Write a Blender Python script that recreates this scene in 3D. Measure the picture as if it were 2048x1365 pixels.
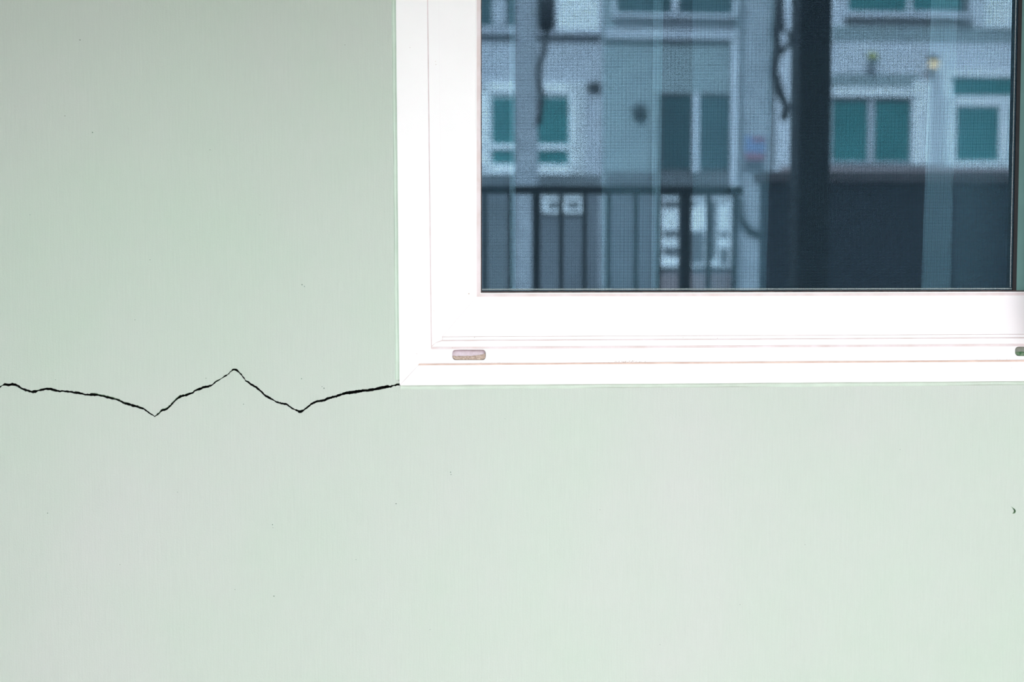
import bpy, bmesh, math, random
from mathutils import Vector, Matrix
from mathutils.geometry import tessellate_polygon

for o in list(bpy.data.objects):
    bpy.data.objects.remove(o, do_unlink=True)
SC = bpy.context.scene
COL = SC.collection
random.seed(7)

# ------------------------------------------------------------------ camera
W, H, FPX = 2048, 1365, 2845.0
DIST, EYE = 1.9, 1.60
PITCH, YAW = -3.3, -4.1
cam_d = bpy.data.cameras.new('camera')
cam_d.sensor_width = 36.0
cam_d.lens = FPX / W * 36.0
cam_d.clip_start = 0.05
cam_d.clip_end = 300
cam = bpy.data.objects.new('camera', cam_d)
COL.objects.link(cam)
cam.location = (0, -DIST, EYE)
cam.rotation_euler = (math.radians(90 + PITCH), 0, math.radians(YAW))
SC.camera = cam
cam_d.dof.use_dof = True
cam_d.dof.focus_distance = DIST * 1.005
cam_d.dof.aperture_fstop = 3.8

# ------------------------------------------------------------------ sky, sun, exposure
world = bpy.data.worlds.new('overcast_sky')
SC.world = world
world.use_nodes = True
bg = world.node_tree.nodes['Background']
bg.inputs['Color'].default_value = (0.93, 0.965, 1.0, 1)
bg.inputs['Strength'].default_value = 1.0
sun_d = bpy.data.lights.new('sun', 'SUN')
sun_d.energy = 4.0
sun_d.angle = math.radians(6)
sun_d.color = (1.0, 0.96, 0.9)
sun = bpy.data.objects.new('sun', sun_d)
COL.objects.link(sun)
sun.rotation_euler = (math.radians(-58), 0, math.radians(12))   # from behind this house, onto the street
sun.location = (0, 6, 12)
vs = SC.view_settings
vs.view_transform = 'Standard'
vs.look = 'None'
vs.gamma = 1.0
vs.use_curve_mapping = False
vs.exposure = 2.41
SC.cycles.max_bounces = 10
SC.cycles.transparent_max_bounces = 16
SC.cycles.use_denoising = True
SC.cycles.caustics_reflective = False

# ------------------------------------------------------------------ pixel helpers
R = Matrix.Rotation(math.radians(YAW), 3, 'Z') @ Matrix.Rotation(math.radians(90 + PITCH), 3, 'X')
CAM = Vector(cam.location)


def P(px, py, y=0.0):
    """Point of the plane Y = y that lies behind pixel (px, py)."""
    d = R @ Vector(((px - W / 2) / FPX, (H / 2 - py) / FPX, -1.0))
    return CAM + d * ((y - CAM.y) / d.y)


# ------------------------------------------------------------------ materials
MATS = {}


def mat(name, col, rough=0.5, col2=None, scale=30.0, bump=0.0, bscale=200.0, metal=0.0, stretch=(1, 1, 1), spec=0.5):
    if name in MATS:
        return MATS[name]
    m = bpy.data.materials.new(name)
    m.use_nodes = True
    nt = m.node_tree
    b = nt.nodes['Principled BSDF']
    b.inputs['Roughness'].default_value = rough
    b.inputs['Metallic'].default_value = metal
    b.inputs['Specular IOR Level'].default_value = spec
    tc = nt.nodes.new('ShaderNodeTexCoord')
    mp = nt.nodes.new('ShaderNodeMapping')
    mp.inputs['Scale'].default_value = stretch
    nt.links.new(tc.outputs['Object'], mp.inputs['Vector'])
    n = nt.nodes.new('ShaderNodeTexNoise')
    n.inputs['Scale'].default_value = scale
    n.inputs['Detail'].default_value = 4
    nt.links.new(mp.outputs['Vector'], n.inputs['Vector'])
    r = nt.nodes.new('ShaderNodeValToRGB')
    if col2 is None:
        col2 = tuple(c * 0.93 for c in col)
    r.color_ramp.elements[0].position = 0.35
    r.color_ramp.elements[1].position = 0.68
    r.color_ramp.elements[0].color = (*col, 1)
    r.color_ramp.elements[1].color = (*col2, 1)
    nt.links.new(n.outputs['Fac'], r.inputs['Fac'])
    nt.links.new(r.outputs['Color'], b.inputs['Base Color'])
    if bump:
        n2 = nt.nodes.new('ShaderNodeTexNoise')
        n2.inputs['Scale'].default_value = bscale
        n2.inputs['Detail'].default_value = 3
        nt.links.new(mp.outputs['Vector'], n2.inputs['Vector'])
        bp = nt.nodes.new('ShaderNodeBump')
        bp.inputs['Strength'].default_value = bump
        bp.inputs['Distance'].default_value = 0.001
        nt.links.new(n2.outputs['Fac'], bp.inputs['Height'])
        nt.links.new(bp.outputs['Normal'], b.inputs['Normal'])
    MATS[name] = m
    return m


def wall_paint():
    m = bpy.data.materials.new('mint_wall_paint')
    m.use_nodes = True
    nt = m.node_tree
    L = nt.links.new
    N = nt.nodes.new
    b = nt.nodes['Principled BSDF']
    b.inputs['Roughness'].default_value = 0.75
    b.inputs['Specular IOR Level'].default_value = 0.25
    tc = N('ShaderNodeTexCoord')
    # broad, cloudy unevenness of the paint: mint against a greyer coat
    n1 = N('ShaderNodeTexNoise')
    n1.inputs['Scale'].default_value = 1.7
    n1.inputs['Detail'].default_value = 5
    n1.inputs['Roughness'].default_value = 0.62
    L(tc.outputs['Object'], n1.inputs['Vector'])
    r1 = N('ShaderNodeValToRGB')
    e = r1.color_ramp.elements
    e[0].position, e[1].position = 0.36, 0.66
    e[0].color = (0.464, 0.556, 0.478, 1)
    e[1].color = (0.502, 0.543, 0.508, 1)
    L(n1.outputs['Fac'], r1.inputs['Fac'])
    # vertical brush streaks
    mp = N('ShaderNodeMapping')
    mp.inputs['Scale'].default_value = (1.0, 1.0, 0.06)
    L(tc.outputs['Object'], mp.inputs['Vector'])
    n2 = N('ShaderNodeTexNoise')
    n2.inputs['Scale'].default_value = 420
    n2.inputs['Detail'].default_value = 3
    L(mp.outputs['Vector'], n2.inputs['Vector'])
    mr = N('ShaderNodeMapRange')
    mr.inputs['From Min'].default_value = 0.3
    mr.inputs['From Max'].default_value = 0.7
    mr.inputs['To Min'].default_value = 0.986
    mr.inputs['To Max'].default_value = 1.012
    L(n2.outputs['Fac'], mr.inputs['Value'])
    mx = N('ShaderNodeMix')
    mx.data_type = 'RGBA'
    mx.blend_type = 'MULTIPLY'
    mx.inputs['Factor'].default_value = 1.0
    L(r1.outputs['Color'], mx.inputs['A'])
    L(mr.outputs['Result'], mx.inputs['B'])
    L(mx.outputs['Result'], b.inputs['Base Color'])
    # roller stipple relief
    n3 = N('ShaderNodeTexNoise')
    n3.inputs['Scale'].default_value = 480
    n3.inputs['Detail'].default_value = 3
    L(tc.outputs['Object'], n3.inputs['Vector'])
    ad = N('ShaderNodeMath')
    ad.operation = 'ADD'
    L(n2.outputs['Fac'], ad.inputs[0])
    L(n3.outputs['Fac'], ad.inputs[1])
    bp = N('ShaderNodeBump')
    bp.inputs['Strength'].default_value = 0.5
    bp.inputs['Distance'].default_value = 0.0006
    L(ad.outputs['Value'], bp.inputs['Height'])
    L(bp.outputs['Normal'], b.inputs['Normal'])
    return m


def tinted_glass():
    """Blue-green coated window glass: part mirror, part clear with a tint."""
    m = bpy.data.materials.new('tinted_reflective_glass')
    m.use_nodes = True
    nt = m.node_tree
    nt.nodes.clear()
    out = nt.nodes.new('ShaderNodeOutputMaterial')
    mix = nt.nodes.new('ShaderNodeMixShader')
    lw = nt.nodes.new('ShaderNodeLayerWeight')
    lw.inputs['Blend'].default_value = 0.3
    mr = nt.nodes.new('ShaderNodeMapRange')
    mr.inputs['To Min'].default_value = 0.20
    mr.inputs['To Max'].default_value = 0.95
    tr = nt.nodes.new('ShaderNodeBsdfTransparent')
    tr.inputs['Color'].default_value = (0.62, 0.88, 1.0, 1)
    gl = nt.nodes.new('ShaderNodeBsdfGlossy')
    gl.inputs['Color'].default_value = (0.47, 0.74, 1.0, 1)
    gl.inputs['Roughness'].default_value = 0.0
    nt.links.new(lw.outputs['Facing'], mr.inputs['Value'])
    nt.links.new(mr.outputs['Result'], mix.inputs['Fac'])
    nt.links.new(tr.outputs[0], mix.inputs[1])
    nt.links.new(gl.outputs[0], mix.inputs[2])
    nt.links.new(mix.outputs[0], out.inputs['Surface'])
    return m


M_WALL = wall_paint()
M_GLASS = tinted_glass()
M_WHITE = mat('white_upvc', (0.86, 0.85, 0.86), 0.35, (0.84, 0.83, 0.84), 12)
M_GROOVE = mat('groove_grime', (0.70, 0.54, 0.47), 0.8, (0.58, 0.42, 0.36), 60)
M_SEAM = mat('seam_shadow_grime', (0.74, 0.67, 0.69), 0.8, (0.66, 0.56, 0.55), 40)
M_BLACK = mat('black_rubber', (0.012, 0.012, 0.014), 0.6)
M_GASKET = mat('brown_black_gasket', (0.035, 0.022, 0.024), 0.6, (0.09, 0.055, 0.05), 120)
M_WIRE = mat('fibreglass_screen_wire', (0.020, 0.042, 0.062), 0.7, spec=0.1)
M_SPLINE = mat('pale_screen_edge', (0.75, 0.85, 0.85), 0.5)
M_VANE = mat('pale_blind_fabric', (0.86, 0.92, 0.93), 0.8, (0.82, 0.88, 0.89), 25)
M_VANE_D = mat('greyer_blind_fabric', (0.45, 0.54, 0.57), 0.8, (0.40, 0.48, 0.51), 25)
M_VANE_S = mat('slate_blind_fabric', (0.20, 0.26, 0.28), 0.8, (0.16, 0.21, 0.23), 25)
M_BEAD = mat('fresh_mint_sealant_paint', (0.55, 0.67, 0.575), 0.6, (0.50, 0.61, 0.52), 40, bump=.2, bscale=500)
M_CRACK = mat('crack_inside', (0.012, 0.016, 0.013), 0.95)
M_LIP = mat('broken_paint_edge', (0.20, 0.36, 0.22), 0.8, (0.02, 0.08, 0.03), 260)
M_CHIP = mat('dark_green_undercoat', (0.01, 0.05, 0.012), 0.6, (0.10, 0.21, 0.10), 220)
M_SPECK = mat('dark_paint_speck', (0.08, 0.13, 0.10), 0.7)
M_DIRT = mat('brown_dust', (0.34, 0.25, 0.20), 0.95, (0.58, 0.46, 0.39), 420)
M_ALGAE = mat('green_algae_dust', (0.05, 0.14, 0.06), 0.95, (0.22, 0.30, 0.20), 300)
M_SLOT = mat('slot_inner_plastic', (0.60, 0.53, 0.59), 0.6, (0.52, 0.44, 0.48), 200)
M_SLOT_G = mat('slot_inner_green', (0.20, 0.24, 0.20), 0.8, (0.28, 0.30, 0.25), 200)


# ------------------------------------------------------------------ mesh helpers
def link(name, bm, m, parent=None, smooth=False):
    me = bpy.data.meshes.new(name)
    bmesh.ops.recalc_face_normals(bm, faces=bm.faces)
    bm.to_mesh(me)
    bm.free()
    if smooth:
        me.polygons.foreach_set('use_smooth', [True] * len(me.polygons))
    me.materials.append(m)
    o = bpy.data.objects.new(name, me)
    COL.objects.link(o)
    if parent is not None:
        o.parent = parent
        o.matrix_parent_inverse = Matrix.Translation(-parent.location) if parent.type == 'EMPTY' and parent.parent is None else Matrix.Identity(4)
    return o


def empty(name, loc):
    o = bpy.data.objects.new(name, None)
    o.empty_display_size = 0.1
    o.location = loc
    COL.objects.link(o)
    return o


def tag(o, label=None, cat=None, group=None, kind=None):
    if label:
        o['label'] = label
    if cat:
        o['category'] = cat
    if group:
        o['group'] = group
    if kind:
        o['kind'] = kind
    return o


def add_box(bm, x0, x1, y0, y1, z0, z1):
    v = [bm.verts.new((x, y, z)) for x in (x0, x1) for y in (y0, y1) for z in (z0, z1)]
    for f in ((0, 1, 3, 2), (4, 6, 7, 5), (0, 4, 5, 1), (2, 3, 7, 6), (0, 2, 6, 4), (1, 5, 7, 3)):
        bm.faces.new([v[i] for i in f])


def box(name, x0, x1, y0, y1, z0, z1, m, parent=None, bevel=0.0):
    bm = bmesh.new()
    add_box(bm, min(x0, x1), max(x0, x1), min(y0, y1), max(y0, y1), min(z0, z1), max(z0, z1))
    if bevel:
        bmesh.ops.bevel(bm, geom=list(bm.edges), offset=bevel, segments=2, affect='EDGES', profile=0.5)
    return link(name, bm, m, parent)


def loop_area(pts):
    return sum(a.x * b.z - b.x * a.z for a, b in zip(pts, pts[1:] + pts[:1])) / 2


def add_plate(bm, outer, holes, yf, yb):
    """Flat plate (front at yf, going back to yb) with outline and holes given as points."""
    loops = [[Vector((p.x, yf, p.z)) for p in l] for l in [outer] + holes]
    flat = [p for l in loops for p in l]
    tris = tessellate_polygon([[Vector((p.x, p.z, 0)) for p in l] for l in loops])
    vf = [bm.verts.new(p) for p in flat]
    vb = [bm.verts.new((p.x, yb, p.z)) for p in flat]
    for t in tris:
        if len(set(t)) == 3:
            try:
                bm.faces.new([vf[i] for i in t])
                bm.faces.new([vb[i] for i in reversed(t)])
            except ValueError:
                pass
    k = 0
    for l in loops:
        n = len(l)
        for i in range(n):
            a, c = k + i, k + (i + 1) % n
            bm.faces.new((vf[a], vf[c], vb[c], vb[a]))
        k += n


def plate(name, px_pts, yf, yb, m, parent=None, holes=()):
    bm = bmesh.new()
    add_plate(bm, [P(x, y, yf) for x, y in px_pts], [[P(x, y, yf) for x, y in h] for h in holes], yf, yb)
    return link(name, bm, m, parent)


def add_tube(bm, pts, rad, n=8, caps=True):
    rings = []
    for i, p in enumerate(pts):
        p = Vector(p)
        d = (Vector(pts[min(i + 1, len(pts) - 1)]) - Vector(pts[max(i - 1, 0)])).normalized()
        a = d.cross(Vector((0.13, 1, 0.21))).normalized()
        b = d.cross(a)
        r = rad[i] if isinstance(rad, (list, tuple)) else rad
        rings.append([bm.verts.new(p + a * r * math.cos(t * math.tau / n) + b * r * math.sin(t * math.tau / n)) for t in range(n)])
    for r0, r1 in zip(rings, rings[1:]):
        for t in range(n):
            bm.faces.new((r0[t], r0[(t + 1) % n], r1[(t + 1) % n], r1[t]))
    if caps:
        bm.faces.new(rings[0])
        bm.faces.new(list(reversed(rings[-1])))


def tube(name, pts, rad, m, parent=None, n=10):
    bm = bmesh.new()
    add_tube(bm, pts, rad, n)
    return link(name, bm, m, parent, True)


# ------------------------------------------------------------------ measured lines of the window (pixels)
TOP, RIGHT = -560.0, 3330.0


def lin(x0, y0, s):
    return lambda t: y0 + s * (t - x0)


h_out = lin(805, 771.3, -0.0070)      # lower edge of the frame
h_grv = lin(840, 729.8, -0.0061)      # grimy groove
h_698 = lin(865, 698.1, -0.0052)
h_692 = lin(865, 694.3, -0.0052)
h_681 = lin(880, 681.6, -0.0049)
h_674 = lin(885, 674.0, -0.0042)
h_597 = lin(962, 597.0, -0.0026)
h_gls = lin(962, 586.2, -0.0023)
v_out = lin(770, 799.0, 0.0094)       # x as a function of y
v_862 = lin(690, 862.7, 0.0103)
v_880 = lin(672, 884.5, 0.0100)
v_950 = lin(586, 950.0, 0.0)
v_gls = lin(586, 961.5, 0.0)

# ------------------------------------------------------------------ WALL with its crack
c1 = [(0,362,8),(20,350,10),(45,338,20),(80,345,18),(120,338,24),(150,342,24),(185,358,22),(205,378,14),(240,390,20),(275,400,16),(310,412,20),(345,408,20),(370,397,14),(410,390,14),(450,382,18),(490,384,20),(520,390,18),(550,400,14),(585,408,18),(605,402,16),(622,404,8),(650,406,16),(690,413,14),(720,418,16),(760,420,18),(800,430,16),(830,440,12),(870,440,16),(910,437,22),(960,441,18),(1000,448,18),(1050,462,20),(1100,473,20),(1150,487,16),(1180,503,18),(1210,520,20),(1250,530,20),(1290,543,20),(1340,555,18),(1380,568,16),(1410,582,12),(1435,602,9),(1470,624,9),(1490,636,10),(1508,650,13),(1525,638,11),(1550,620,18),(1572,592,18),(1600,586,20),(1640,565,20),(1665,545,18),(1690,512,16),(1720,482,18),(1760,455,20),(1800,446,18),(1850,430,18),(1880,420,10),(1900,400,10),(1930,388,18),(1960,378,18)]
c2 = [(5,367,20),(40,356,14),(80,350,18),(110,338,14),(130,322,8),(160,298,14),(185,288,12),(210,270,8),(240,250,10),(265,235,10),(290,210,8),(310,193,12),(325,187,18),(345,193,16),(370,212,14),(395,237,12),(415,265,10),(435,295,10),(455,305,18),(490,333,16),(530,353,16),(560,380,14),(600,415,14),(630,442,16),(660,458,18),(700,480,12),(730,498,14),(775,513,14),(820,520,14),(850,538,12),(880,560,12),(910,572,10),(940,588,18),(965,587,22),(990,575,14),(1020,548,14),(1060,518,16),(1110,492,18),(1160,487,18),(1210,470,20),(1250,455,20),(1300,443,18),(1350,425,18),(1400,412,24),(1450,405,26),(1500,400,26),(1550,390,22),(1585,388,18),(1620,382,18),(1660,378,20),(1700,372,22),(1740,362,24),(1780,352,24),(1815,350,14),(1850,340,12),(1875,332,18),(1903,331,18)]
crack = [(-420, 806, .4), (-380, 800, 1.2), (-330, 802, 2), (-280, 792, 3), (-230, 795, 2.5), (-180, 786, 3), (-130, 788, 3), (-90, 780, 3.5), (-50, 783, 2.6), (-20, 778, 2.6)]
crack += [(x / 4.876, 700 + y / 4.876, t / 4.876) for x, y, t in c1]
crack += [(400 + x / 4.763, 700 + y / 4.763, t / 4.763) for x, y, t in c2]
crack.append((801.5, 769.4, 3.9))
fine = []
rc = random.Random(3)
for (x0, y0, t0), (x1, y1, t1) in zip(crack, crack[1:]):
    n = max(1, int(math.hypot(x1 - x0, y1 - y0) / 2.2))
    for k in range(n):
        f = k / n
        fine.append((x0 + (x1 - x0) * f, y0 + (y1 - y0) * f, t0 + (t1 - t0) * f))
fine.append(crack[-1])
up, lo, upi = [], [], []
lip = 0.0
for i, (x, y, t) in enumerate(fine):
    a, c = fine[max(0, i - 1)], fine[min(len(fine) - 1, i + 1)]
    dx, dy = c[0] - a[0], c[1] - a[1]
    l = math.hypot(dx, dy) or 1
    nx, ny = dy / l, -dx / l                      # points up in the picture
    h = max(0.3, t / 2 * 1.12 + .25)
    # keep the offset mostly vertical at the kinks so that the outline never folds
    nx *= 0.6
    ju, jl = rc.uniform(-.8, .8), rc.uniform(-.8, .8)
    if i in (0, len(fine) - 1):
        ju = jl = 0
    up.append((x + nx * (h + ju), y + ny * (h + ju)))
    lo.append((x - nx * (h + jl), y - ny * (h + jl)))
    lip = max(0.0, min(2.2, lip + rc.uniform(-.4, .39)))
    upi.append((x + nx * (h + ju - lip * min(1, t / 4)), y + ny * (h + ju - lip * min(1, t / 4))))


def mono(pts):
    """Drop points that step backwards so that the outline stays simple."""
    out = [pts[0]]
    keep = [0]
    for k, p in enumerate(pts[1:], 1):
        if p[0] > out[-1][0] + 0.15:
            out.append(p)
            keep.append(k)
    return out, keep


up, ku = mono(up)
upi = [upi[k] for k in ku]
lo, kl = mono(lo)
xin = 802.5
up = [p for p in up if p[0] < xin]
upi = upi[:len(up)]
lo = [p for p in lo if p[0] < xin]
open_bl = (xin, lo[-1][1])
open_ul = (xin, up[-1][1])
hole_px = up + [open_ul, (v_out(TOP) + 3, TOP + 2), (RIGHT, TOP + 2), (RIGHT, h_out(RIGHT) - 3), open_bl] + list(reversed(lo))
WX0, WX1, WZ1 = -4.0, 6.0, 2.42
bm = bmesh.new()
outer = [Vector((WX0, 0, 0)), Vector((WX1, 0, 0)), Vector((WX1, 0, WZ1)), Vector((WX0, 0, WZ1))]
hole = [P(x, y) for x, y in hole_px]
loops = [outer, hole]
flat = [p for l in loops for p in l]
tris = tessellate_polygon([[Vector((p.x, p.z, 0)) for p in l] for l in loops])
vf = [bm.verts.new(p) for p in flat]
for t in tris:
    if len(set(t)) == 3:
        bm.faces.new([vf[i] for i in t])
# reveals of the opening, and the other faces of the wall
TH = 0.16
nu = len(up)
ring = vf[4 + nu:4 + nu + 5]
back = [bm.verts.new((v.co.x, TH, v.co.z)) for v in ring]
for i in range(4):
    bm.faces.new((ring[i], ring[i + 1], back[i + 1], back[i]))
ob = [bm.verts.new((p.x, TH, p.z)) for p in outer]
for i in range(4):
    bm.faces.new((vf[i], vf[(i + 1) % 4], ob[(i + 1) % 4], ob[i]))
q = [back[4], back[3], back[2], back[1]]
ob2 = [bm.verts.new(v.co) for v in ob]
qi = [bm.verts.new(v.co) for v in q]
order = [ob2[0], ob2[1], ob2[2], ob2[3]]
qo = [qi[0], qi[1], qi[2], qi[3]]
for i in range(4):
    bm.faces.new((order[i], order[(i + 1) % 4], qo[(i + 1) % 4], qo[i]))
wall = link('wall_front', bm, M_WALL)
tag(wall, 'pale mint green painted outside wall with a jagged black crack', 'wall', kind='structure')

# the inside of the crack
bm = bmesh.new()
DEP = 0.03
uu = [bm.verts.new(P(x, y) + Vector((0, 0.0012, 0))) for x, y in upi]
ud = [bm.verts.new(P(x, y) + Vector((0, DEP, 0.0))) for x, y in upi]
ll = [bm.verts.new(P(x, y)) for x, y in lo]
ld = [bm.verts.new(P(x, y) + Vector((0, DEP, 0.0))) for x, y in lo]
for i in range(len(uu) - 1):
    bm.faces.new((uu[i], uu[i + 1], ud[i + 1], ud[i]))
for i in range(len(ll) - 1):
    bm.faces.new((ll[i], ll[i + 1], ld[i + 1], ld[i]))
flr = bm.faces.new(ud + list(reversed(ld)))
bmesh.ops.triangulate(bm, faces=[flr])
bm.faces.new((uu[0], ud[0], ld[0], ll[0]))
bm.faces.new((uu[-1], ud[-1], ld[-1], ll[-1]))
o = link('crack', bm, M_CRACK, wall)
o['label'] = 'jagged black crack running to the corner of the window frame'
bm = bmesh.new()
ua = [bm.verts.new(P(x, y)) for x, y in up]
ub = [bm.verts.new(P(x, y) + Vector((0, 0.0012, 0))) for x, y in upi]
for i in range(len(ua) - 1):
    bm.faces.new((ua[i], ua[i + 1], ub[i + 1], ub[i]))
o = link('broken_paint_edge', bm, M_LIP, wall)
o['label'] = 'thin green broken paint edge along the crack'

# small crescent chip in the paint, low at the right
cr = [(1415,580),(1470,622),(1530,662),(1562,715),(1560,765),(1530,805),(1455,822),(1490,772),(1506,722),(1478,668)]
o = plate('paint_chip', [(1940 + x / 17.06, 980 + y / 17.06) for x, y in cr], -0.0005, 0.0004, M_CHIP, wall)
o['label'] = 'small dark green crescent chip in the paint'
# tiny specks in the paint
bm = bmesh.new()
sp = [(185,265,1.4),(160,80,1.3),(111,760,.8),(412,757,.9),(604,570,1.3),(609,573,1.1),(648,777,1.4),(644,774,.9),(792,1008,1.3),(548,1193,1.3),(545,1050,1.2),(546,1056,.9),
      (901,945,1.3),(902,950,1.2),(1393,774,1.3),(1674,772,1.4),(1221,770,.9),(603,758,1.1),(487,809,1.1),(95,1027,.9),(470,1180,.8),(1480,1210,.7),(712,1120,.8),(300,520,.8),(130,232,1.0),
      (270,640,.8),(520,430,.7),(420,300,.8),(690,90,.8),(60,430,.8),(1200,1020,.7),(1800,900,.7),(1320,1290,.7),(355,985,.8),(860,1260,.7),(1010,838,.7),(240,1130,.8),(1610,1090,.7)]
for x, y, r in sp:
    c = P(x, y, 0)
    rr = r * 0.00067
    vv = [bm.verts.new((c.x + rr * math.cos(a * math.tau / 6) * rc.uniform(.6, 1.1), -0.00025, c.z + rr * math.sin(a * math.tau / 6) * rc.uniform(.6, 1.1))) for a in range(6)]
    vt = [bm.verts.new((v.co.x, 0.0003, v.co.z)) for v in vv]
    bm.faces.new(vv)
    for a in range(6):
        bm.faces.new((vv[a], vv[(a + 1) % 6], vt[(a + 1) % 6], vt[a]))
tag(link('paint_specks', bm, M_SPECK, wall), kind='stuff')

# uneven painted sealant bead between wall and frame
def bead(name, path, side, ys, wid, amp):
    bm = bmesh.new()
    rows = []
    r = random.Random(11)
    ph = [r.uniform(0, 6) for _ in range(6)]
    for i, (x, y) in enumerate(path):
        w = amp * (math.sin(i * .21 + ph[0]) * .5 + math.sin(i * .067 + ph[1]) * .7) + r.uniform(-.25, .25)
        w2 = amp * .5 * (math.sin(i * .31 + ph[2]) + math.sin(i * .11 + ph[3])) + r.uniform(-.2, .2)
        row = []
        for k, (f, yy) in enumerate(ys):
            off = -wid * (1 - f) + (w if k == 0 else w2 * f)
            px, py = (x + off, y) if side == 'v' else (x, y - off)
            p = P(px, py, 0)
            row.append(bm.verts.new((p.x, yy, p.z)))
        rows.append(row)
    for a, b in zip(rows, rows[1:]):
        for k in range(len(ys) - 1):
            bm.faces.new((a[k], a[k + 1], b[k + 1], b[k]))
    return link(name, bm, M_BEAD, wall, True)


prof = [(0, 0.0003), (.10, -.0006), (.35, -.0009), (.58, -.0005), (.70, -.0011), (1.0, -.0025), (1.08, -.0025)]
bead('sealant_bead', [(v_out(y) + .5, y) for y in [TOP + k * 6 for k in range(int((764 - TOP) / 6) + 1)]], 'v', prof, 9, 0.8)
prof2 = [(0, 0.0003), (.10, -.0004), (.5, -.0007), (.8, -.0011), (1.0, -.0027), (1.06, -.0027)]
bead('sealant_bead', [(x, h_out(x) - .3) for x in [801 + k * 8 for k in range(int((RIGHT - 801) / 8))]], 'h', prof2, 9, 0.9)

# ------------------------------------------------------------------ WINDOW
wc = P(1700, 771, 0)
win = empty('window_1', (wc.x, 0.0, wc.z))
tag(win, 'white plastic framed sliding window with tinted reflective glass', 'window', kind='structure')
FY, CY = -0.0026, -0.0015           # faces of the outer frame, bottom of its grooves
BK = 0.075
RB = RIGHT
# core behind all face pieces: seen only at the bottom of grooves and joints
hole_core = [(960.5, TOP + 140), (RB - 160, TOP + 140), (RB - 160, h_gls(RB - 160) + 2), (960.5, h_gls(960) + 2)]
slot1 = [(904.4, 699.7), (971.7, 720.8)]
slot2 = [(2030.0, 693.6), (2096.0, 712.6)]


def rr_px(a, b, r=7.0, n=4):
    x0, y0, x1, y1 = a[0], a[1], b[0], b[1]
    pts = []
    for cx, cy, a0 in ((x1 - r, y0 + r, -90), (x1 - r, y1 - r, 0), (x0 + r, y1 - r, 90), (x0 + r, y0 + r, 180)):
        for k in range(n + 1):
            t = math.radians(a0 + 90 * k / n)
            pts.append((cx + r * math.cos(t), cy + r * math.sin(t)))
    return pts


core_out = [(v_out(TOP) + 1, TOP), (RB - 1, TOP), (RB - 1, h_out(RB) - 1), (v_out(771) + 1, h_out(801) - 1)]
slot_big = [rr_px((s[0][0] - .1, s[0][1] + .4), (s[1][0] + .1, s[1][1] + .1)) for s in (slot1, slot2)]
plate('frame_core', core_out, CY, BK, M_SEAM, win, [hole_core] + slot_big)
jl = plate('frame_jamb', [(v_out(TOP), TOP), (v_862(TOP) - 1.0, TOP + 70), (v_862(698) - 1.0, 698.0), (838, h_grv(838) - 2.4), (836, h_grv(836) + 1.6), (v_out(770) + .2, h_out(800) - .6)], FY, CY + .001, M_WHITE, win)
sill = plate('frame_sill', [(v_862(698) - 1.0, 698.0), (865, h_698(865) + .9), (RB - 66, h_698(RB - 66) + .9), (RB - 38, h_grv(RB) - 2.4), (838, h_grv(838) - 2.4)], FY + .0002, CY + .001, M_WHITE, win,
             [rr_px(*slot1), rr_px(*slot2)])
lipo = plate('frame_lip', [(836.6, h_grv(836) + 1.6), (RB - 38, h_grv(RB) + 1.6), (RB, h_out(RB)), (v_out(770) + .9, h_out(800))], FY - .0003, CY + .001, M_WHITE, win)
plate('frame_jamb', [(RB, TOP), (RB - 64, TOP + 70), (RB - 64, h_698(RB)), (RB - 37, h_grv(RB)), (RB + .5, h_out(RB))], FY, CY + .001, M_WHITE, win)
plate('frame_head', [(v_out(TOP) + 1, TOP), (RB, TOP), (RB - 65, TOP + 69), (v_862(TOP), TOP + 69)], FY, CY + .001, M_WHITE, win)
# grime lying in the long groove
bm = bmesh.new()
add_plate(bm, [P(x, y, CY - .0001) for x, y in [(836, h_grv(836) - 1.6), (RB - 40, h_grv(RB) - 1.6), (RB - 40, h_grv(RB) + 1.6), (836, h_grv(836) + 1.6)]], [], CY - .0003, CY + .0004)
o = link('groove_grime', bm, M_GROOVE, win)
o['label'] = 'pinkish brown grime in the long sill groove'
# crumbs of dirt along the groove and stray specks on the plastic
bm = bmesh.new()
rd = random.Random(5)


def crumb(x, y, r, yy):
    c = P(x, y, yy)
    rr = r * 0.00067
    k = 6
    base = [bm.verts.new((c.x + rr * math.cos(a * math.tau / k) * rd.uniform(.6, 1.3), yy, c.z + rr * math.sin(a * math.tau / k) * rd.uniform(.5, 1.0))) for a in range(k)]
    tip = bm.verts.new((c.x, yy - rr * .6, c.z))
    for a in range(k):
        bm.faces.new((base[a], base[(a + 1) % k], tip))


for _ in range(46):
    x = rd.gauss(1250, 16)
    crumb(x, h_grv(x) - 2.2 - abs(rd.gauss(0, 1.6)), rd.uniform(.4, 1.1), FY)
for _ in range(24):
    x = rd.uniform(958, 1022)
    crumb(x, h_grv(x) - 2.3 - abs(rd.gauss(0, .9)), rd.uniform(.25, .6), FY)
for _ in range(30):
    x = rd.uniform(1940, 2048)
    crumb(x, h_grv(x) - 2.3 - abs(rd.gauss(0, 1.0)), rd.uniform(.25, .7), FY)
for x, y, r in [(833, 708, .9), (825, 600, .6), (868, 573, .6), (868, 622, .7), (968, 732, .7), (1366, 675.5, 1.0), (1435, 677, .8), (949, 675.3, .9), (905, 696, .7), (820, 95, .7), (872, 129, .7), (871, 123, .7), (2023, 736, .9), (1271, 703, .5), (1124, 750, .6), (2020, 728.6, .5)]:
    crumb(x, y, r, FY - .0002)
crumb(938, 588, 1.5, FY + .0002)
for k in range(5):
    crumb(808 + k * 1.6, 763 - k * 1.3, rd.uniform(.6, 1.0), FY)
tag(link('dirt_crumbs', bm, M_DIRT, win), kind='stuff')


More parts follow.
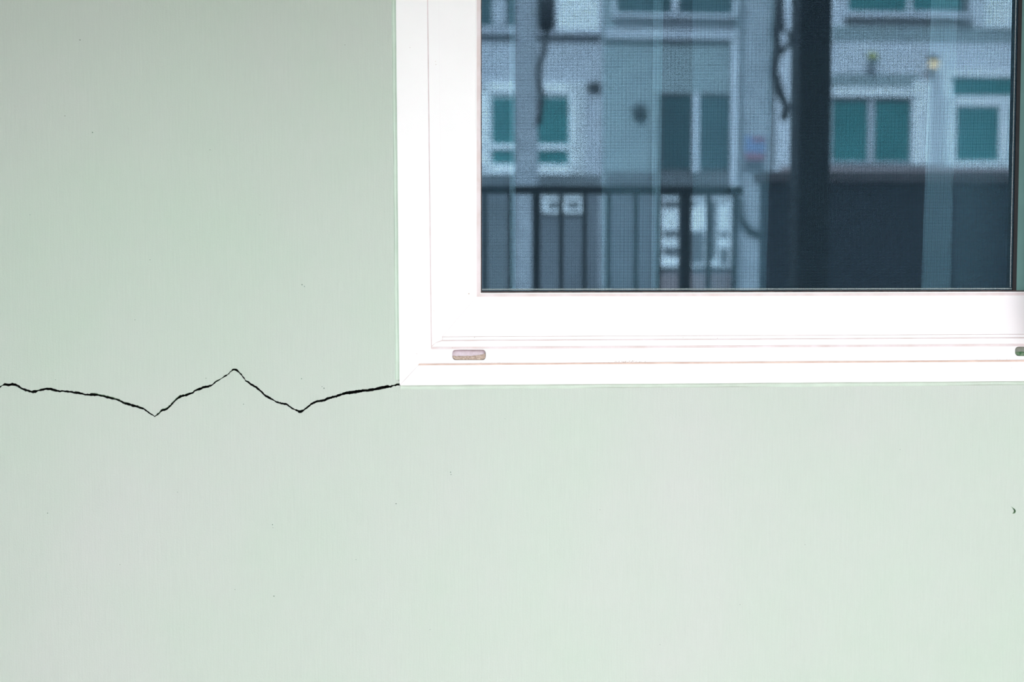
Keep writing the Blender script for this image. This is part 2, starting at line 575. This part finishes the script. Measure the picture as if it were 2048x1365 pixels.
# weep slots: pocket with a sloping heap of dust on its floor
def weep(s, inner, dust, lab):
    (x0, y0), (x1, y1) = s
    out = rr_px((x0 - .8, y0 - .3), (x1 + .8, y1 + .8))
    bm = bmesh.new()
    a = [bm.verts.new(P(x, y, CY + .0006)) for x, y in out]
    b = [bm.verts.new((v.co.x, 0.0030, v.co.z)) for v in a]
    n = len(a)
    for i in range(n):
        bm.faces.new((a[i], a[(i + 1) % n], b[(i + 1) % n], b[i]))
    bm.faces.new(b)
    w = link('weep_slot', bm, inner, win)
    w['label'] = lab
    bm = bmesh.new()
    rows = []
    r = random.Random(int(x0))
    m = 16
    for k in range(m + 1):
        f = k / m
        x = x0 + 1 + (x1 - x0 - 2) * f
        hgt = 8 + 5 * max(0, f - .55) * 2 * r.uniform(.6, 1.1) + r.uniform(-.7, .7)
        cut = 5.0 * (max(0, 1 - f * 9) + max(0, 1 - (1 - f) * 9))
        row = []
        for yy, hh in ((-.0018, .8), (-.0012, 2.4 + r.uniform(-.5, .5)), (-.0002, hgt * .7), (.0012, hgt), (.0029, hgt + .6)):
            p = P(x, y1 + .2 - max(hh, cut * .9), yy)
            row.append(bm.verts.new(p))
        rows.append(row)
    for ra, rb in zip(rows, rows[1:]):
        for k in range(4):
            bm.faces.new((ra[k], ra[k + 1], rb[k + 1], rb[k]))
    d = link('dust_heap', bm, dust, w, True)
    d.matrix_parent_inverse = Matrix.Translation(-win.location)
    d['label'] = 'heap of dust inside the drain slot'
    d.matrix_parent_inverse = Matrix.Identity(4)
    return w


weep(slot1, M_SLOT, M_DIRT, 'rounded drain slot with brown dust inside')
weep(slot2, M_SLOT_G, M_ALGAE, 'rounded drain slot with dark green grime inside')

# track strips and the sash
XR = 2200.0       # right end of the left sash (outside the picture)
plate('track_rail', [(v_862(692) + 1.0, h_692(863)), (RB - 66, h_692(RB - 66)), (RB - 66, h_681(RB - 66) + 1.1), (v_880(681) - 1, h_681(880) + 1.4), (v_862(692) + 8, h_681(872) + 5)], FY + .0002, CY + .001, M_WHITE, win)
plate('track_rail', [(885.2, h_681(885) - 1.0), (RB - 66, h_681(RB - 66) - 1.0), (RB - 66, h_674(RB - 66) + .8), (885.6, h_674(886) + .8)], FY + .0001, CY + .001, M_WHITE, win)
plate('jamb_strip', [(v_862(TOP) + 1.0, TOP + 72), (v_880(TOP) - .05, TOP + 72), (v_880(678) - .05, 680.2), (v_862(692) + 8, h_681(872) + 4.4), (v_862(692) + 1.0, 692)], FY + .0001, CY + .001, M_WHITE, win)

sash = empty('sash', (P(1500, 674, 0).x, 0.0, P(1500, 674, 0).z))
sash.parent = win
sash.matrix_parent_inverse = Matrix.Translation(-win.location)


def spart(o):
    o.matrix_parent_inverse = Matrix.Translation(-sash.location) if o.parent == sash else o.matrix_parent_inverse
    return o


SY, GY = -0.0023, 0.002             # face of the sash, surface of the glass
spart(plate('sash_stile', [(v_880(TOP), TOP + 74), (v_950(TOP), TOP + 144), (v_950(0), h_597(950) - .15), (v_880(673) + .1, h_674(885) - .6)], SY, CY + .001, M_WHITE, sash))
spart(plate('sash_rail', [(v_880(673) + .5, h_674(885) - .4), (v_950(0) + .25, h_597(950)), (XR - 90, h_597(XR - 90)), (XR, h_674(XR) - .5)], SY, CY + .001, M_WHITE, sash))
spart(plate('sash_stile', [(XR, TOP + 74), (XR - 89, TOP + 144), (XR - 89, h_597(XR - 89)), (XR + .4, h_674(XR))], SY, CY + .001, M_WHITE, sash))
spart(plate('sash_rail', [(v_880(TOP) + 1, TOP + 74), (XR - 1, TOP + 74), (XR - 90, TOP + 143), (v_950(TOP) + 1, TOP + 143)], SY, CY + .001, M_WHITE, sash))
# glazing beads sloping in to the glass
def slope(name, a, b, c, d, m, ya, yb, parent):
    bm = bmesh.new()
    v = [bm.verts.new(P(*a, ya)), bm.verts.new(P(*b, ya)), bm.verts.new(P(*c, yb)), bm.verts.new(P(*d, yb))]
    w = [bm.verts.new(x.co + Vector((0, .003, 0))) for x in v]
    bm.faces.new(v)
    bm.faces.new(list(reversed(w)))
    for i in range(4):
        bm.faces.new((v[i], v[(i + 1) % 4], w[(i + 1) % 4], w[i]))
    return link(name, bm, m, parent)


gi = h_gls(962)
spart(slope('glazing_bead', (v_950(0), TOP + 143), (v_950(0), h_597(950)), (v_gls(0), gi), (v_gls(0), TOP + 154), M_WHITE, SY, GY - .0016, sash))
spart(slope('glazing_bead', (v_950(0) + .3, h_597(950) + .2), (XR - 89, h_597(XR - 89) + .2), (XR - 100, h_gls(XR - 100)), (v_gls(0), gi), M_WHITE, SY, GY - .0016, sash))
spart(slope('glazing_bead', (XR - 89, h_597(XR - 89)), (XR - 89, TOP + 143), (XR - 100, TOP + 154), (XR - 100, h_gls(XR - 100)), M_WHITE, SY, GY - .0016, sash))
# rubber gasket round the pane
spart(plate('gasket', [(v_gls(0) - 1.5, TOP + 150), (v_gls(0) + 1.9, TOP + 156), (v_gls(0) + 1.9, gi - 2.2), (v_gls(0) - 1.5, gi + 1.5)], GY - .0014, GY + .004, M_GASKET, sash))
spart(plate('gasket', [(v_gls(0) - 1.5, gi + 1.5), (v_gls(0) + 1.9, gi - 2.4), (XR - 101, h_gls(XR - 101) - 2.4), (XR - 99, h_gls(XR - 99) + 1.5)], GY - .0013, GY + .004, M_GASKET, sash))
# the pane
GP = 0.0065                          # plane of the glass, behind the screen
a, b = P(v_gls(0) - 1, TOP + 150, GP), P(XR - 98, h_gls(1500) + 3, GP)
bm = bmesh.new()
vv = [bm.verts.new((x, GP, z)) for x, z in ((a.x, b.z), (b.x, b.z), (b.x, a.z), (a.x, a.z))]
bm.faces.new(vv)
o = spart(link('glass_pane', bm, M_GLASS, sash))
o['label'] = 'blue-green tinted pane mirroring the houses across the street'

# second sash, on the outer track, mostly outside the picture
sash2 = empty('sash', (P(2700, 674, 0).x, 0.0, P(2700, 674, 0).z))
sash2.parent = win
sash2.matrix_parent_inverse = Matrix.Translation(-win.location)


def s2(o):
    o.matrix_parent_inverse = Matrix.Translation(-sash2.location)
    return o


ax, bx = P(2054, 600, -.0032).x + .003, P(RB - 68, 600, 0).x
az, bz = P(2100, h_674(2100) - 1.5, 0).z, P(2100, TOP + 76, 0).z
YF, YB2, wd = -0.056, -0.0032, 0.058
s2(box('sash_stile', ax, ax + wd, YF, YB2, az, bz, M_WHITE, sash2, .002))
s2(box('sash_stile', bx - wd, bx, YF, YB2, az, bz, M_WHITE, sash2, .002))
s2(box('bounce_blocker', ax - .003, ax, YF + .004, YB2, az, bz, M_BLACK, sash2))  # unseen black strip added to cut bounce onto the left sash
s2(box('sash_rail', ax + wd, bx - wd, YF, YB2, az, az + wd, M_WHITE, sash2, .002))
s2(box('sash_rail', ax + wd, bx - wd, YF, YB2, bz - wd, bz, M_WHITE, sash2, .002))
bm = bmesh.new()
vv = [bm.verts.new((x, -.02, z)) for x, z in ((ax + wd, az + wd), (bx - wd, az + wd), (bx - wd, bz - wd), (ax + wd, bz - wd))]
bm.faces.new(vv)
s2(link('glass_pane', bm, M_GLASS, sash2))

# ------------------------------------------------------------------ INSECT SCREEN in front of the pane
MY = 0.006
sb = P(1500, 583, MY)
scr = empty('insect_screen', (sb.x, MY, sb.z))
tag(scr, 'fine grey insect screen mesh stretched across the tinted pane', 'insect screen')
xa, xb = P(958, 300, MY).x, P(2031, 300, MY).x
zb, zt = P(1500, 581.5, MY).z, P(1500, TOP + 150, MY).z
px = 1.0 / (FPX / (DIST + MY))
bm = bmesh.new()
wv = 0.00021
pit = 2.74 * px
x = xa
k = 0
while x < xb:
    add_box(bm, x - wv, x + wv, MY - .0001 + (.0001 if k % 2 else 0), MY + .0001, zb, zt)
    x += pit
    k += 1
z = zb
pit = 3.03 * px
while z < zt:
    add_box(bm, xa, xb, MY - .0002, MY, z - wv, z + wv)
    z += pit
tag(link('screen_mesh', bm, M_WIRE, scr), kind='stuff')
# pale cut edge of the mesh, black spline strip
box('screen_edge', xa, xb, MY + .0002, MY + .0004, P(1500, 579.6, MY).z, P(1500, 577.4, MY).z, M_SPLINE, scr)
slx0, slx1 = P(2025.5, 300, MY).x, P(2027.2, 300, MY).x
box('screen_edge', slx0, slx1, MY + .0002, MY + .0004, zb + .004, zt, M_SPLINE, scr)
box('screen_spline', P(2030, 300, MY).x, P(2037.2, 300, MY).x, MY - .002, MY + .0004, zb - .004, zt, M_BLACK, scr)
box('screen_spline', xa, P(2037, 300, MY).x, MY + .0002, MY + .0004, zb - .012, P(1500, 580.6, MY).z, M_BLACK, scr)

# the stile of the inner leaf, seen through the glass at the right
YI = 0.0045
M_STILE = mat('grey_green_aluminium', (0.13, 0.27, 0.255), 0.5)
o = box('inner_stile', P(2037.6, 300, YI).x, P(2110, 300, YI).x, YI, YI + .0018, P(1500, 585, YI).z, zt, M_STILE, win)
o['label'] = 'grey-green screen stile at the edge of the pane'

# ------------------------------------------------------------------ VERTICAL BLIND in the room
VY = 0.075
vb = empty('vertical_blind', (P(1500, 600, VY).x, VY, P(1500, 660, VY).z))
tag(vb, 'pale vertical blind hanging indoors behind the tinted pane', 'blind')
vz0, vz1 = P(1500, 665, VY).z, P(1500, TOP + 100, VY).z


def vane(x0t, x1t, x0b, x1b, yoff, m, curve=.006):
    """One hanging fabric vane; pixel edges at picture row 0 (t) and row 580 (b)."""
    bm = bmesh.new()
    n = 8
    rows = []
    for py in (TOP + 100, 0, 300, 580, 665):
        f = py / 580.0
        l = x0t + (x0b - x0t) * f
        r = x1t + (x1b - x1t) * f
        row = []
        for k in range(n + 1):
            g = k / n
            row.append(bm.verts.new(P(l + (r - l) * g, py, VY + yoff + curve * (1 - (2 * g - 1) ** 2))))
        rows.append(row)
    for a, b in zip(rows, rows[1:]):
        for k in range(n):
            bm.faces.new((a[k], a[k + 1], b[k + 1], b[k]))
    bmesh.ops.solidify(bm, geom=list(bm.faces), thickness=0.0008)
    return link('vane', bm, m, vb, True)


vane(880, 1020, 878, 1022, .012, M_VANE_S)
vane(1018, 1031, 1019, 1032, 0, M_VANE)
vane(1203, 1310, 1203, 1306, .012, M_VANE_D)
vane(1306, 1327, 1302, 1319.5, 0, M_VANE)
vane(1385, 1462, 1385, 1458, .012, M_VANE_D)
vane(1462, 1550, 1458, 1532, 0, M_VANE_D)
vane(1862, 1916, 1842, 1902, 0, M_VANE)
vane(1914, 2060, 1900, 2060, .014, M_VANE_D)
vane(2200, 2330, 2200, 2330, 0, M_VANE)
vane(2450, 2580, 2450, 2580, 0, M_VANE)
vane(2700, 2830, 2700, 2830, 0, M_VANE)
box('headrail', P(870, 0, VY).x, P(RB, 0, VY).x, VY - .02, VY + .03, vz1 - .005, vz1 + .035, M_WHITE, vb, .003)

# ------------------------------------------------------------------ the dark room indoors
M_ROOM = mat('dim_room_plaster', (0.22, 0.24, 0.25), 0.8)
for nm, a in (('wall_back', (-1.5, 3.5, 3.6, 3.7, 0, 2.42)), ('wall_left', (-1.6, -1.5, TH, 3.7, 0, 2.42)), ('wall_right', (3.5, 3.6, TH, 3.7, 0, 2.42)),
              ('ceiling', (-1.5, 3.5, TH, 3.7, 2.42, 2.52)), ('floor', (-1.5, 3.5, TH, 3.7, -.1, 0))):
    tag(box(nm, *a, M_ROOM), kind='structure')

# ------------------------------------------------------------------ unseen eave and added shade walls, yard, road
M_EAVE = mat('eave_board', (0.24, 0.40, 0.27), 0.7)
M_SIDE = mat('shade_wall_green', (0.17, 0.30, 0.20), 0.8, (0.15, 0.26, 0.17), 4)  # dark green chosen to cut and tint bounce onto the front wall
M_TILE = mat('pink_bounce_paving', (0.88, 0.60, 0.66), 0.85, (0.82, 0.56, 0.62), 3)  # pink set so the unseen yard bounces warm light up the wall
M_ROAD = mat('asphalt', (0.16, 0.16, 0.165), 0.9, (0.12, 0.12, 0.12), 6)
tag(box('roof_shade_eave', WX0, WX1, -1.02, TH, WZ1, WZ1 + .12, M_EAVE), kind='structure')  # unseen eave, depth and green shaped to shade and tint the wall top
tag(box('wall_shade_upper', WX0, WX1, 0, 4.0, WZ1 + .12, 5.4, M_WALL), kind='structure')  # unseen block added so the house shadow covers the yard
tag(box('wall_shade_left', -1.15, -1.00, -2.8, -0.002, 0, WZ1, M_SIDE), kind='structure')  # unseen wall added to darken the left of the front wall
tag(box('wall_shade_right', 2.1, 2.25, -2.4, -0.002, 0, WZ1, M_SIDE), kind='structure')  # unseen wall added to dim the front wall towards the right
tag(box('ground_yard', -14, 20, -4.2, 0.0, -.12, 0.0, M_TILE), kind='structure')
tag(box('ground_road', -40, 50, -24.0, -4.2, -.16, -.03, M_ROAD), kind='structure')
M_PAVE = mat('pavement_concrete', (0.40, 0.40, 0.39), 0.85, (0.34, 0.34, 0.33), 2)
tag(box('ground_pavement', -40, 50, -40, -24.0, -.12, .06, M_PAVE), kind='structure')

# ------------------------------------------------------------------ THE STREET that the glass mirrors
GL = GP


def V(px_, py_, d):
    """Where a thing stands in the street when its mirror image, d behind the glass, shows at this pixel."""
    p = P(px_, py_, GL + d)
    return Vector((p.x, GL - d, p.z))


def mbox(name, x0, y0, x1, y1, d, m, parent=None, th=0.1, bevel=0.0):
    """Box whose street-facing side is seen mirrored at the pixel rectangle; it goes th further back."""
    c = V((x0 + x1) / 2, (y0 + y1) / 2, d)
    s = (DIST + GL + d) / FPX
    wx, hz = abs(x1 - x0) / 2 * s, abs(y1 - y0) / 2 * s
    return box(name, c.x - wx, c.x + wx, c.y - th, c.y, c.z - hz, c.z + hz, m, parent, bevel)


M_F1 = mat('grey_render', (0.47, 0.47, 0.49), 0.85, (0.42, 0.42, 0.45), 1.2)
M_F2 = mat('greenish_grey_render', (0.27, 0.32, 0.32), 0.85, (0.24, 0.28, 0.285), 1.2)
M_F3 = mat('pale_grey_render', (0.62, 0.62, 0.65), 0.85, (0.56, 0.56, 0.59), 1.2)
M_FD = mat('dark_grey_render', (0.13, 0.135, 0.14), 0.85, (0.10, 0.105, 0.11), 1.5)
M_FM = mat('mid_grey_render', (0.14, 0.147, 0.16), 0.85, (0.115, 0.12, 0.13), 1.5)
M_FW = mat('white_house_trim', (0.78, 0.78, 0.78), 0.6)
M_TEAL = mat('teal_house_glass', (0.015, 0.135, 0.13), 0.35, (0.03, 0.18, 0.175), 1.5)
M_TEALD = mat('dark_teal_house_glass', (0.012, 0.05, 0.055), 0.35, (0.02, 0.07, 0.075), 1.5)
M_DKMET = mat('black_painted_steel', (0.012, 0.014, 0.017), 0.5)
M_GATE = mat('dark_grey_wall_paint', (0.048, 0.058, 0.075), 0.7, (0.062, 0.072, 0.09), 2)
M_COPE = mat('reddish_grey_coping', (0.26, 0.20, 0.20), 0.8)
M_CONC = mat('pole_concrete', (0.36, 0.37, 0.39), 0.85, (0.28, 0.29, 0.31), 5)
DF = 26.0


def window_px(parent, x0, y0, x1, y1, panes, fm, gm, d=DF - .06, wf=8, extra=()):
    """White framed house window: frame bars and separate panes."""
    w = mbox('window', x0, y0, x1, y1, d + .05, fm, parent, .05)
    for a in panes:
        q = mbox('pane', *a, d + .02, gm, w, .03)
        q.matrix_parent_inverse = Matrix.Identity(4)
    bars = [(x0, y0, x0 + wf, y1), (x1 - wf, y0, x1, y1), (x0, y0, x1, y0 + wf), (x0, y1 - wf, x1, y1)] + list(extra)
    for a in bars:
        q = mbox('frame_bar', *a, d - .04, fm, w, .12)
        q.matrix_parent_inverse = Matrix.Identity(4)
    return w


def house(name, x0, x1, label, body_m, top=-620, d=DF):
    c = V((x0 + x1) / 2, 500, d)
    e = empty(name, (c.x, c.y, 0.06))
    tag(e, label, 'house', 'townhouses across the street')
    s = (DIST + GL + d) / FPX
    zt_ = V(1024, top, d).z
    xa_, xb_ = V(x0, 300, d).x, V(x1, 300, d).x
    box('wall', xa_, xb_, c.y - 6, c.y, 0.06, zt_, body_m, e)
    box('roof', xa_, xb_, c.y - 6.2, c.y + .5, zt_, zt_ + .25, M_FD, e)
    return e


# left house
hl = house('townhouse', 560, 1205, 'grey townhouse with white framed teal window behind the utility pole', M_F1)
window_px(hl, 880, -280, 1112, 58, [(888, -270, 984, 50), (1014, -270, 1072, 50), (1076, -270, 1110, 50)], M_F1, M_TEALD, wf=6, extra=[(985, -280, 1012, 45)])
mbox('wall_panel', 1114, -280, 1200, 57, DF - .1, M_FW, hl, .1)
mbox('ledge_shade_strip', 950, 66, 1201, 84, DF - .02, M_FM, hl, .02)  # flat grey strip: shadow below the ledge painted as colour
mbox('ledge', 560, 58, 1201, 66, DF - .14, M_F1, hl, .16)
window_px(hl, 958, 166, 1170, 348, [(984, 196, 1046, 338), (1062, 196, 1138, 338)], M_FW, M_TEAL, wf=20,
          extra=[(1046, 170, 1062, 345), (962, 288, 1168, 299), (1138, 170, 1168, 345)])
mbox('wall_light', 1177, 164, 1201, 180, DF - .15, M_DKMET, hl, .15, .02)
mbox('string_course', 560, 348, 1201, 372, DF - .08, M_FD, hl, .1)
mbox('plinth', 570, 372, 1200, 655, DF - .03, M_FM, hl, .05)
window_px(hl, 1085, 388, 1172, 426, [(1096, 404, 1121, 418), (1134, 404, 1160, 418)], M_FW, M_FD, wf=4, d=DF - .12)
mbox('garage_door', 640, 400, 1060, 640, DF - .05, M_FD, hl, .06)

# middle house
hm = house('townhouse', 1206, 1544, 'greenish grey townhouse with dark windows between two pale houses', M_F2)
window_px(hm, 1226, -300, 1476, 34, [(1234, -290, 1344, 26), (1358, -290, 1466, 26)], M_F3, M_TEALD, wf=7, extra=[(1346, -300, 1356, 30)])
mbox('ledge_shade_strip', 1230, 38, 1476, 57, DF - .02, M_FM, hm, .02)  # shade between sill and ledge, painted as a flat strip
mbox('ledge', 1211, 58, 1480, 78, DF - .16, M_F1, hm, .18)
window_px(hm, 1316, 186, 1478, 344, [(1322, 192, 1384, 338), (1398, 192, 1462, 338)], M_FD, M_TEALD, wf=4)
mbox('frame_bar', 1386, 186, 1398, 344, DF - .14, M_F3, hm, .1)
mbox('frame_bar', 1462, 80, 1478, 380, DF - .14, M_F3, hm, .1)
bmx = bmesh.new()
bmesh.ops.create_uvsphere(bmx, u_segments=12, v_segments=8, radius=.15)
c = V(1280, 222, DF - .15)
bmesh.ops.translate(bmx, verts=bmx.verts, vec=c)
link('wall_light', bmx, M_DKMET, hm, True)
mbox('string_course', 1211, 344, 1538, 372, DF - .08, M_FD, hm, .1)
mbox('plinth', 1211, 372, 1538, 655, DF - .03, M_FM, hm, .05)
window_px(hm, 1316, 396, 1464, 534, [(1326, 402, 1358, 416), (1326, 460, 1358, 474), (1372, 402, 1390, 416), (1416, 402, 1434, 520), (1326, 494, 1358, 512), (1372, 462, 1410, 530), (1440, 462, 1458, 474), (1440, 496, 1458, 530)], M_FW, M_FD, wf=5, d=DF - .12)
mbox('garden_planter', 1318, 548, 1470, 620, DF - 1.2, M_COPE, hm, .4, .03)

# right house
hr = house('townhouse', 1550, 2200, 'pale grey townhouse with white trimmed teal windows and lit porch lamp', M_F3)
window_px(hr, 1688, -300, 1950, 34, [(1698, -290, 1818, 20), (1826, -290, 1938, 20)], M_F3, M_TEAL, wf=8)
mbox('ledge_shade_strip', 1688, 36, 1946, 54, DF - .02, M_FD, hr, .02)  # dark strip painting the shade under the upper window
mbox('lower_wall_band', 1660, 54, 2040, 84, DF - .03, M_F2, hr, .05)
mbox('wall_panel', 1966, -280, 2200, 58, DF - .1, M_FW, hr, .1)
mbox('downpipe', 1926, -280, 1950, 56, DF - .08, M_FD, hr, .1)
mbox('wall_panel', 1664, 86, 2200, 150, DF - .05, M_F3, hr, .06)
mbox('ledge', 1664, 150, 1842, 172, DF - .12, M_F2, hr, .14)
mbox('ledge', 1664, 174, 1842, 193, DF - .2, M_FW, hr, .22)
window_px(hr, 1656, 194, 1826, 328, [(1664, 202, 1736, 324), (1748, 202, 1820, 324)], M_F1, M_TEAL, wf=5, extra=[(1736, 196, 1748, 326)])
mbox('pilaster', 1824, 160, 1862, 330, DF - .14, M_FW, hr, .16)
mbox('pilaster', 1862, 140, 1890, 330, DF - .06, M_F1, hr, .08)
window_px(hr, 1886, 142, 2074, 334, [(1904, 156, 2060, 190), (1912, 216, 1998, 328), (2020, 216, 2060, 328)], M_FW, M_TEAL, wf=12, extra=[(1886, 192, 2074, 212), (1998, 212, 2018, 330), (1886, 200, 1908, 330)])
window_px(hr, 2110, 142, 2190, 334, [(2120, 156, 2180, 326)], M_FW, M_TEAL, wf=8)
mbox('string_course', 1550, 334, 2200, 352, DF - .08, M_COPE, hr, .1)
mbox('garage_door', 1620, 380, 2100, 640, DF - .05, M_FD, hr, .06)
# porch lamps
M_LAMP = bpy.data.materials.new('warm_lamp_glow')
M_LAMP.use_nodes = True
bs = M_LAMP.node_tree.nodes['Principled BSDF']
bs.inputs['Base Color'].default_value = (.9, .6, .3, 1)
bs.inputs['Emission Color'].default_value = (1, .50, .18, 1)
bs.inputs['Emission Strength'].default_value = 1.3
M_YEL = mat('faded_yellow_metal', (0.42, 0.40, 0.12), 0.6)


def porch_lamp(px_, py_, m, hood):
    c = V(px_, py_, DF - .35)
    bm = bmesh.new()
    bmesh.ops.create_uvsphere(bm, u_segments=14, v_segments=10, radius=.10)
    bmesh.ops.translate(bm, verts=bm.verts, vec=c)
    g = link('porch_lamp', bm, m, hr, True)
    bm = bmesh.new()
    bmesh.ops.create_cone(bm, segments=14, radius1=.12, radius2=.05, depth=.12, cap_ends=True)
    bmesh.ops.translate(bm, verts=bm.verts, vec=c + Vector((0, 0, .13)))
    add_box(bm, c.x - .02, c.x + .02, c.y - .4, c.y, c.z + .16, c.z + .2)
    h = link('lamp_hood', bm, hood, g)
    h.matrix_parent_inverse = Matrix.Identity(4)
    return g


porch_lamp(1868, 128, M_LAMP, M_DKMET)
porch_lamp(1746, 124, M_F2, M_YEL)

# further houses of the same row, for what the glass mirrors from a step aside
s26 = (DIST + GL + DF) / FPX


def copy_tree(o, parent, off):
    c = o.copy()
    COL.objects.link(c)
    if parent is None:
        c.location = o.location + off
    else:
        c.parent = parent
        c.matrix_parent_inverse = o.matrix_parent_inverse.copy()
    for ch in list(o.children):
        copy_tree(ch, c, off)
    return c


bpy.context.view_layer.update()
for src, sh, lab in ((hr, -1700, 'pale grey townhouse left of the railing at the left of the row'), (hl, 1700, 'grey townhouse next to the far right end of the row'),
                     (hm, 2390, 'greenish grey townhouse at the far right of the row'), (hm, -2090, 'greenish grey townhouse at the far left of the row')):
    c = copy_tree(src, None, Vector((sh * s26, 0, 0)))
    c['label'] = lab

# utility poles
DP = 14.0
sp_ = (DIST + GL + DP) / FPX


def pole(x0, x1, label):
    c = V((x0 + x1) / 2, 500, DP)
    e = empty('utility_pole', (c.x, c.y, -0.03))
    tag(e, label, 'utility pole', 'utility poles on the street')
    w = (x1 - x0) / 2 * sp_
    bm = bmesh.new()
    n = 10
    rings = []
    for z, f in ((-.03, 1.12), (3.0, 1.03), (5.5, .97), (9.0, .85)):
        rings.append([bm.verts.new((c.x + a * w * f, c.y + b * w * f, z)) for a, b in ((-1, -.8), (-.8, -1), (.8, -1), (1, -.8), (1, .8), (.8, 1), (-.8, 1), (-1, .8))])
    for ra, rb in zip(rings, rings[1:]):
        for k in range(8):
            bm.faces.new((ra[k], ra[(k + 1) % 8], rb[(k + 1) % 8], rb[k]))
    bm.faces.new(rings[0])
    bm.faces.new(rings[-1])
    link('shaft', bm, M_CONC, e)
    box('crossarm', c.x - .9, c.x + .9, c.y + w, c.y + w + .1, 8.2, 8.32, M_DKMET, e)
    for k in (-.8, -.3, .3, .8):
        bm = bmesh.new()
        add_tube(bm, [(c.x + k, c.y + w + .05, 8.32), (c.x + k, c.y + w + .05, 8.4), (c.x + k, c.y + w + .05, 8.5)], [.03, .06, .03], 8)
        link('insulator', bm, M_COPE, e, True)
    return e


pa = pole(1031, 1074, 'concrete utility pole in front of the white framed window')
pb = pole(1478, 1534, 'concrete utility pole carrying a small red and blue sign')


def cable(pts, r, name, parent):
    return tube(name, [V(x, y, DP - .2) for x, y in pts], r * sp_, M_DKMET, parent, 8)


cable([(1094, 40), (1088, 100), (1080, 130), (1078, 160), (1084, 190), (1080, 225), (1077, 250)], 6, 'cable', pa)
cable([(1092, -200), (1094, 0), (1093, 60)], 16, 'cable', pa)
cable([(1556, -200), (1560, 10), (1552, 60), (1556, 100), (1548, 140), (1562, 190), (1574, 215), (1566, 240)], 9, 'cable', pb)
cable([(1552, -100), (1566, 60), (1582, 68), (1578, 90), (1556, 110)], 6, 'cable', pb)
cable([(1476, 395), (1484, 440), (1500, 462), (1520, 470)], 8, 'cable', pb)
M_RED = mat('red_sign_print', (0.26, 0.09, 0.13), 0.6)
M_BLU = mat('blue_sign_print', (0.17, 0.24, 0.40), 0.6)
sg = mbox('pole_sign', 1490, 272, 1531, 322, DP - .35, M_BLU, None, .01)
tag(sg, 'small blue sign with red bands fixed to the utility pole', 'sign')
for a in ((1504, 274, 1530, 284), (1490, 306, 1531, 320)):
    q = mbox('sign_band', *a, DP - .362, M_RED, sg, .01)
    q.matrix_parent_inverse = Matrix.Identity(4)

# black steel railing of the front yard
DR = 3.8
c = V(1200, 500, DR)
rail = empty('railing_fence', (c.x, c.y, 0))
tag(rail, 'black steel bar railing between front yard and road', 'fence')
sr = (DIST + GL + DR) / FPX
xl, xr_ = V(-900, 400, DR).x, V(1488, 400, DR).x
zt_r = V(1200, 372, DR).z
box('top_rail', xl, xr_, c.y - .03, c.y, zt_r - .034, zt_r, M_DKMET, rail)
box('bottom_rail', xl, xr_, c.y - .03, c.y, .12, .155, M_DKMET, rail)
posts = {1073: 15, 1371: 21}
bars = [970 - 50 * k for k in range(37)] + [1021, 1123, 1170, 1218, 1273, 1319, 1419, 1470]
for b_ in bars:
    cx = V(b_, 450, DR).x
    box('bar', cx - .0085, cx + .0085, c.y - .024, c.y - .006, .155, zt_r - .034, M_DKMET, rail)
for b_ in list(posts) + [775, 477, 179, -119, -417, -715]:
    cx = V(b_, 450, DR).x
    w = posts.get(b_, 16) / 2 * sr
    box('post', cx - w, cx + w, c.y - .045, c.y + .015, 0, zt_r, M_DKMET, rail)
# dark solid yard wall right of the railing
zt_w = V(1750, 345, DR).z
xw0, xw1 = V(1536, 400, DR).x, V(5200, 400, DR).x
yw = empty('yard_wall', ((xw0 + xw1) / 2, c.y - .06, 0))
tag(yw, 'dark grey solid yard wall with a reddish coping', 'wall')
box('wall_body', xw0, xw1, c.y - .14, c.y, 0, zt_w - .04, M_GATE, yw)
box('coping', xw0 - .02, xw1 + .02, c.y - .16, c.y + .02, zt_w - .04, zt_w, M_COPE, yw)
# dark square post of a canopy standing in the yard
DC = 3.3
c = V(1629, 300, DC)
cp = empty('canopy_post', (c.x, c.y, 0))
tag(cp, 'tall dark square steel post standing inside the yard', 'post')
w = 33 * (DIST + GL + DC) / FPX
box('shaft', c.x - w, c.x + w, c.y - 2 * w, c.y, .012, 3.3, M_DKMET, cp, .004)
box('base_plate', c.x - w - .04, c.x + w + .04, c.y - 2 * w - .04, c.y + .04, 0, .012, M_DKMET, cp)
# shrub behind the railing at the left
M_LEAF = mat('shrub_leaf', (0.03, 0.07, 0.035), 0.6, (0.10, 0.13, 0.03), 6)
c = V(965, 480, 5.2)
sh = empty('shrub', (c.x, c.y, -.03))
tag(sh, 'dark leafy shrub growing behind the black railing', 'shrub')
bm = bmesh.new()
rl = random.Random(9)
for k in range(420):
    u, v_ = rl.uniform(0, math.tau), rl.uniform(-1, 1)
    rad = .42 * rl.uniform(.5, 1)
    p = Vector((c.x - .28 + rad * math.sqrt(1 - v_ * v_) * math.cos(u), c.y + rad * .7 * math.sqrt(1 - v_ * v_) * math.sin(u), 1.0 + .62 * v_ * rl.uniform(.6, 1)))
    d1 = Vector((rl.uniform(-1, 1), rl.uniform(-1, 1), rl.uniform(-.5, .8))).normalized()
    d2 = d1.cross(Vector((rl.uniform(-1, 1), rl.uniform(-1, 1), 1))).normalized()
    a = [p - d1 * .06, p + d2 * .022, p + d1 * .06, p - d2 * .022]
    bm.faces.new([bm.verts.new(x) for x in a])
tag(link('foliage', bm, M_LEAF, sh), kind='stuff')
tube('stem', [(c.x - .28, c.y, -.03), (c.x - .27, c.y, .5), (c.x - .3, c.y, 1.0)], [.03, .025, .015], M_COPE, sh, 8)
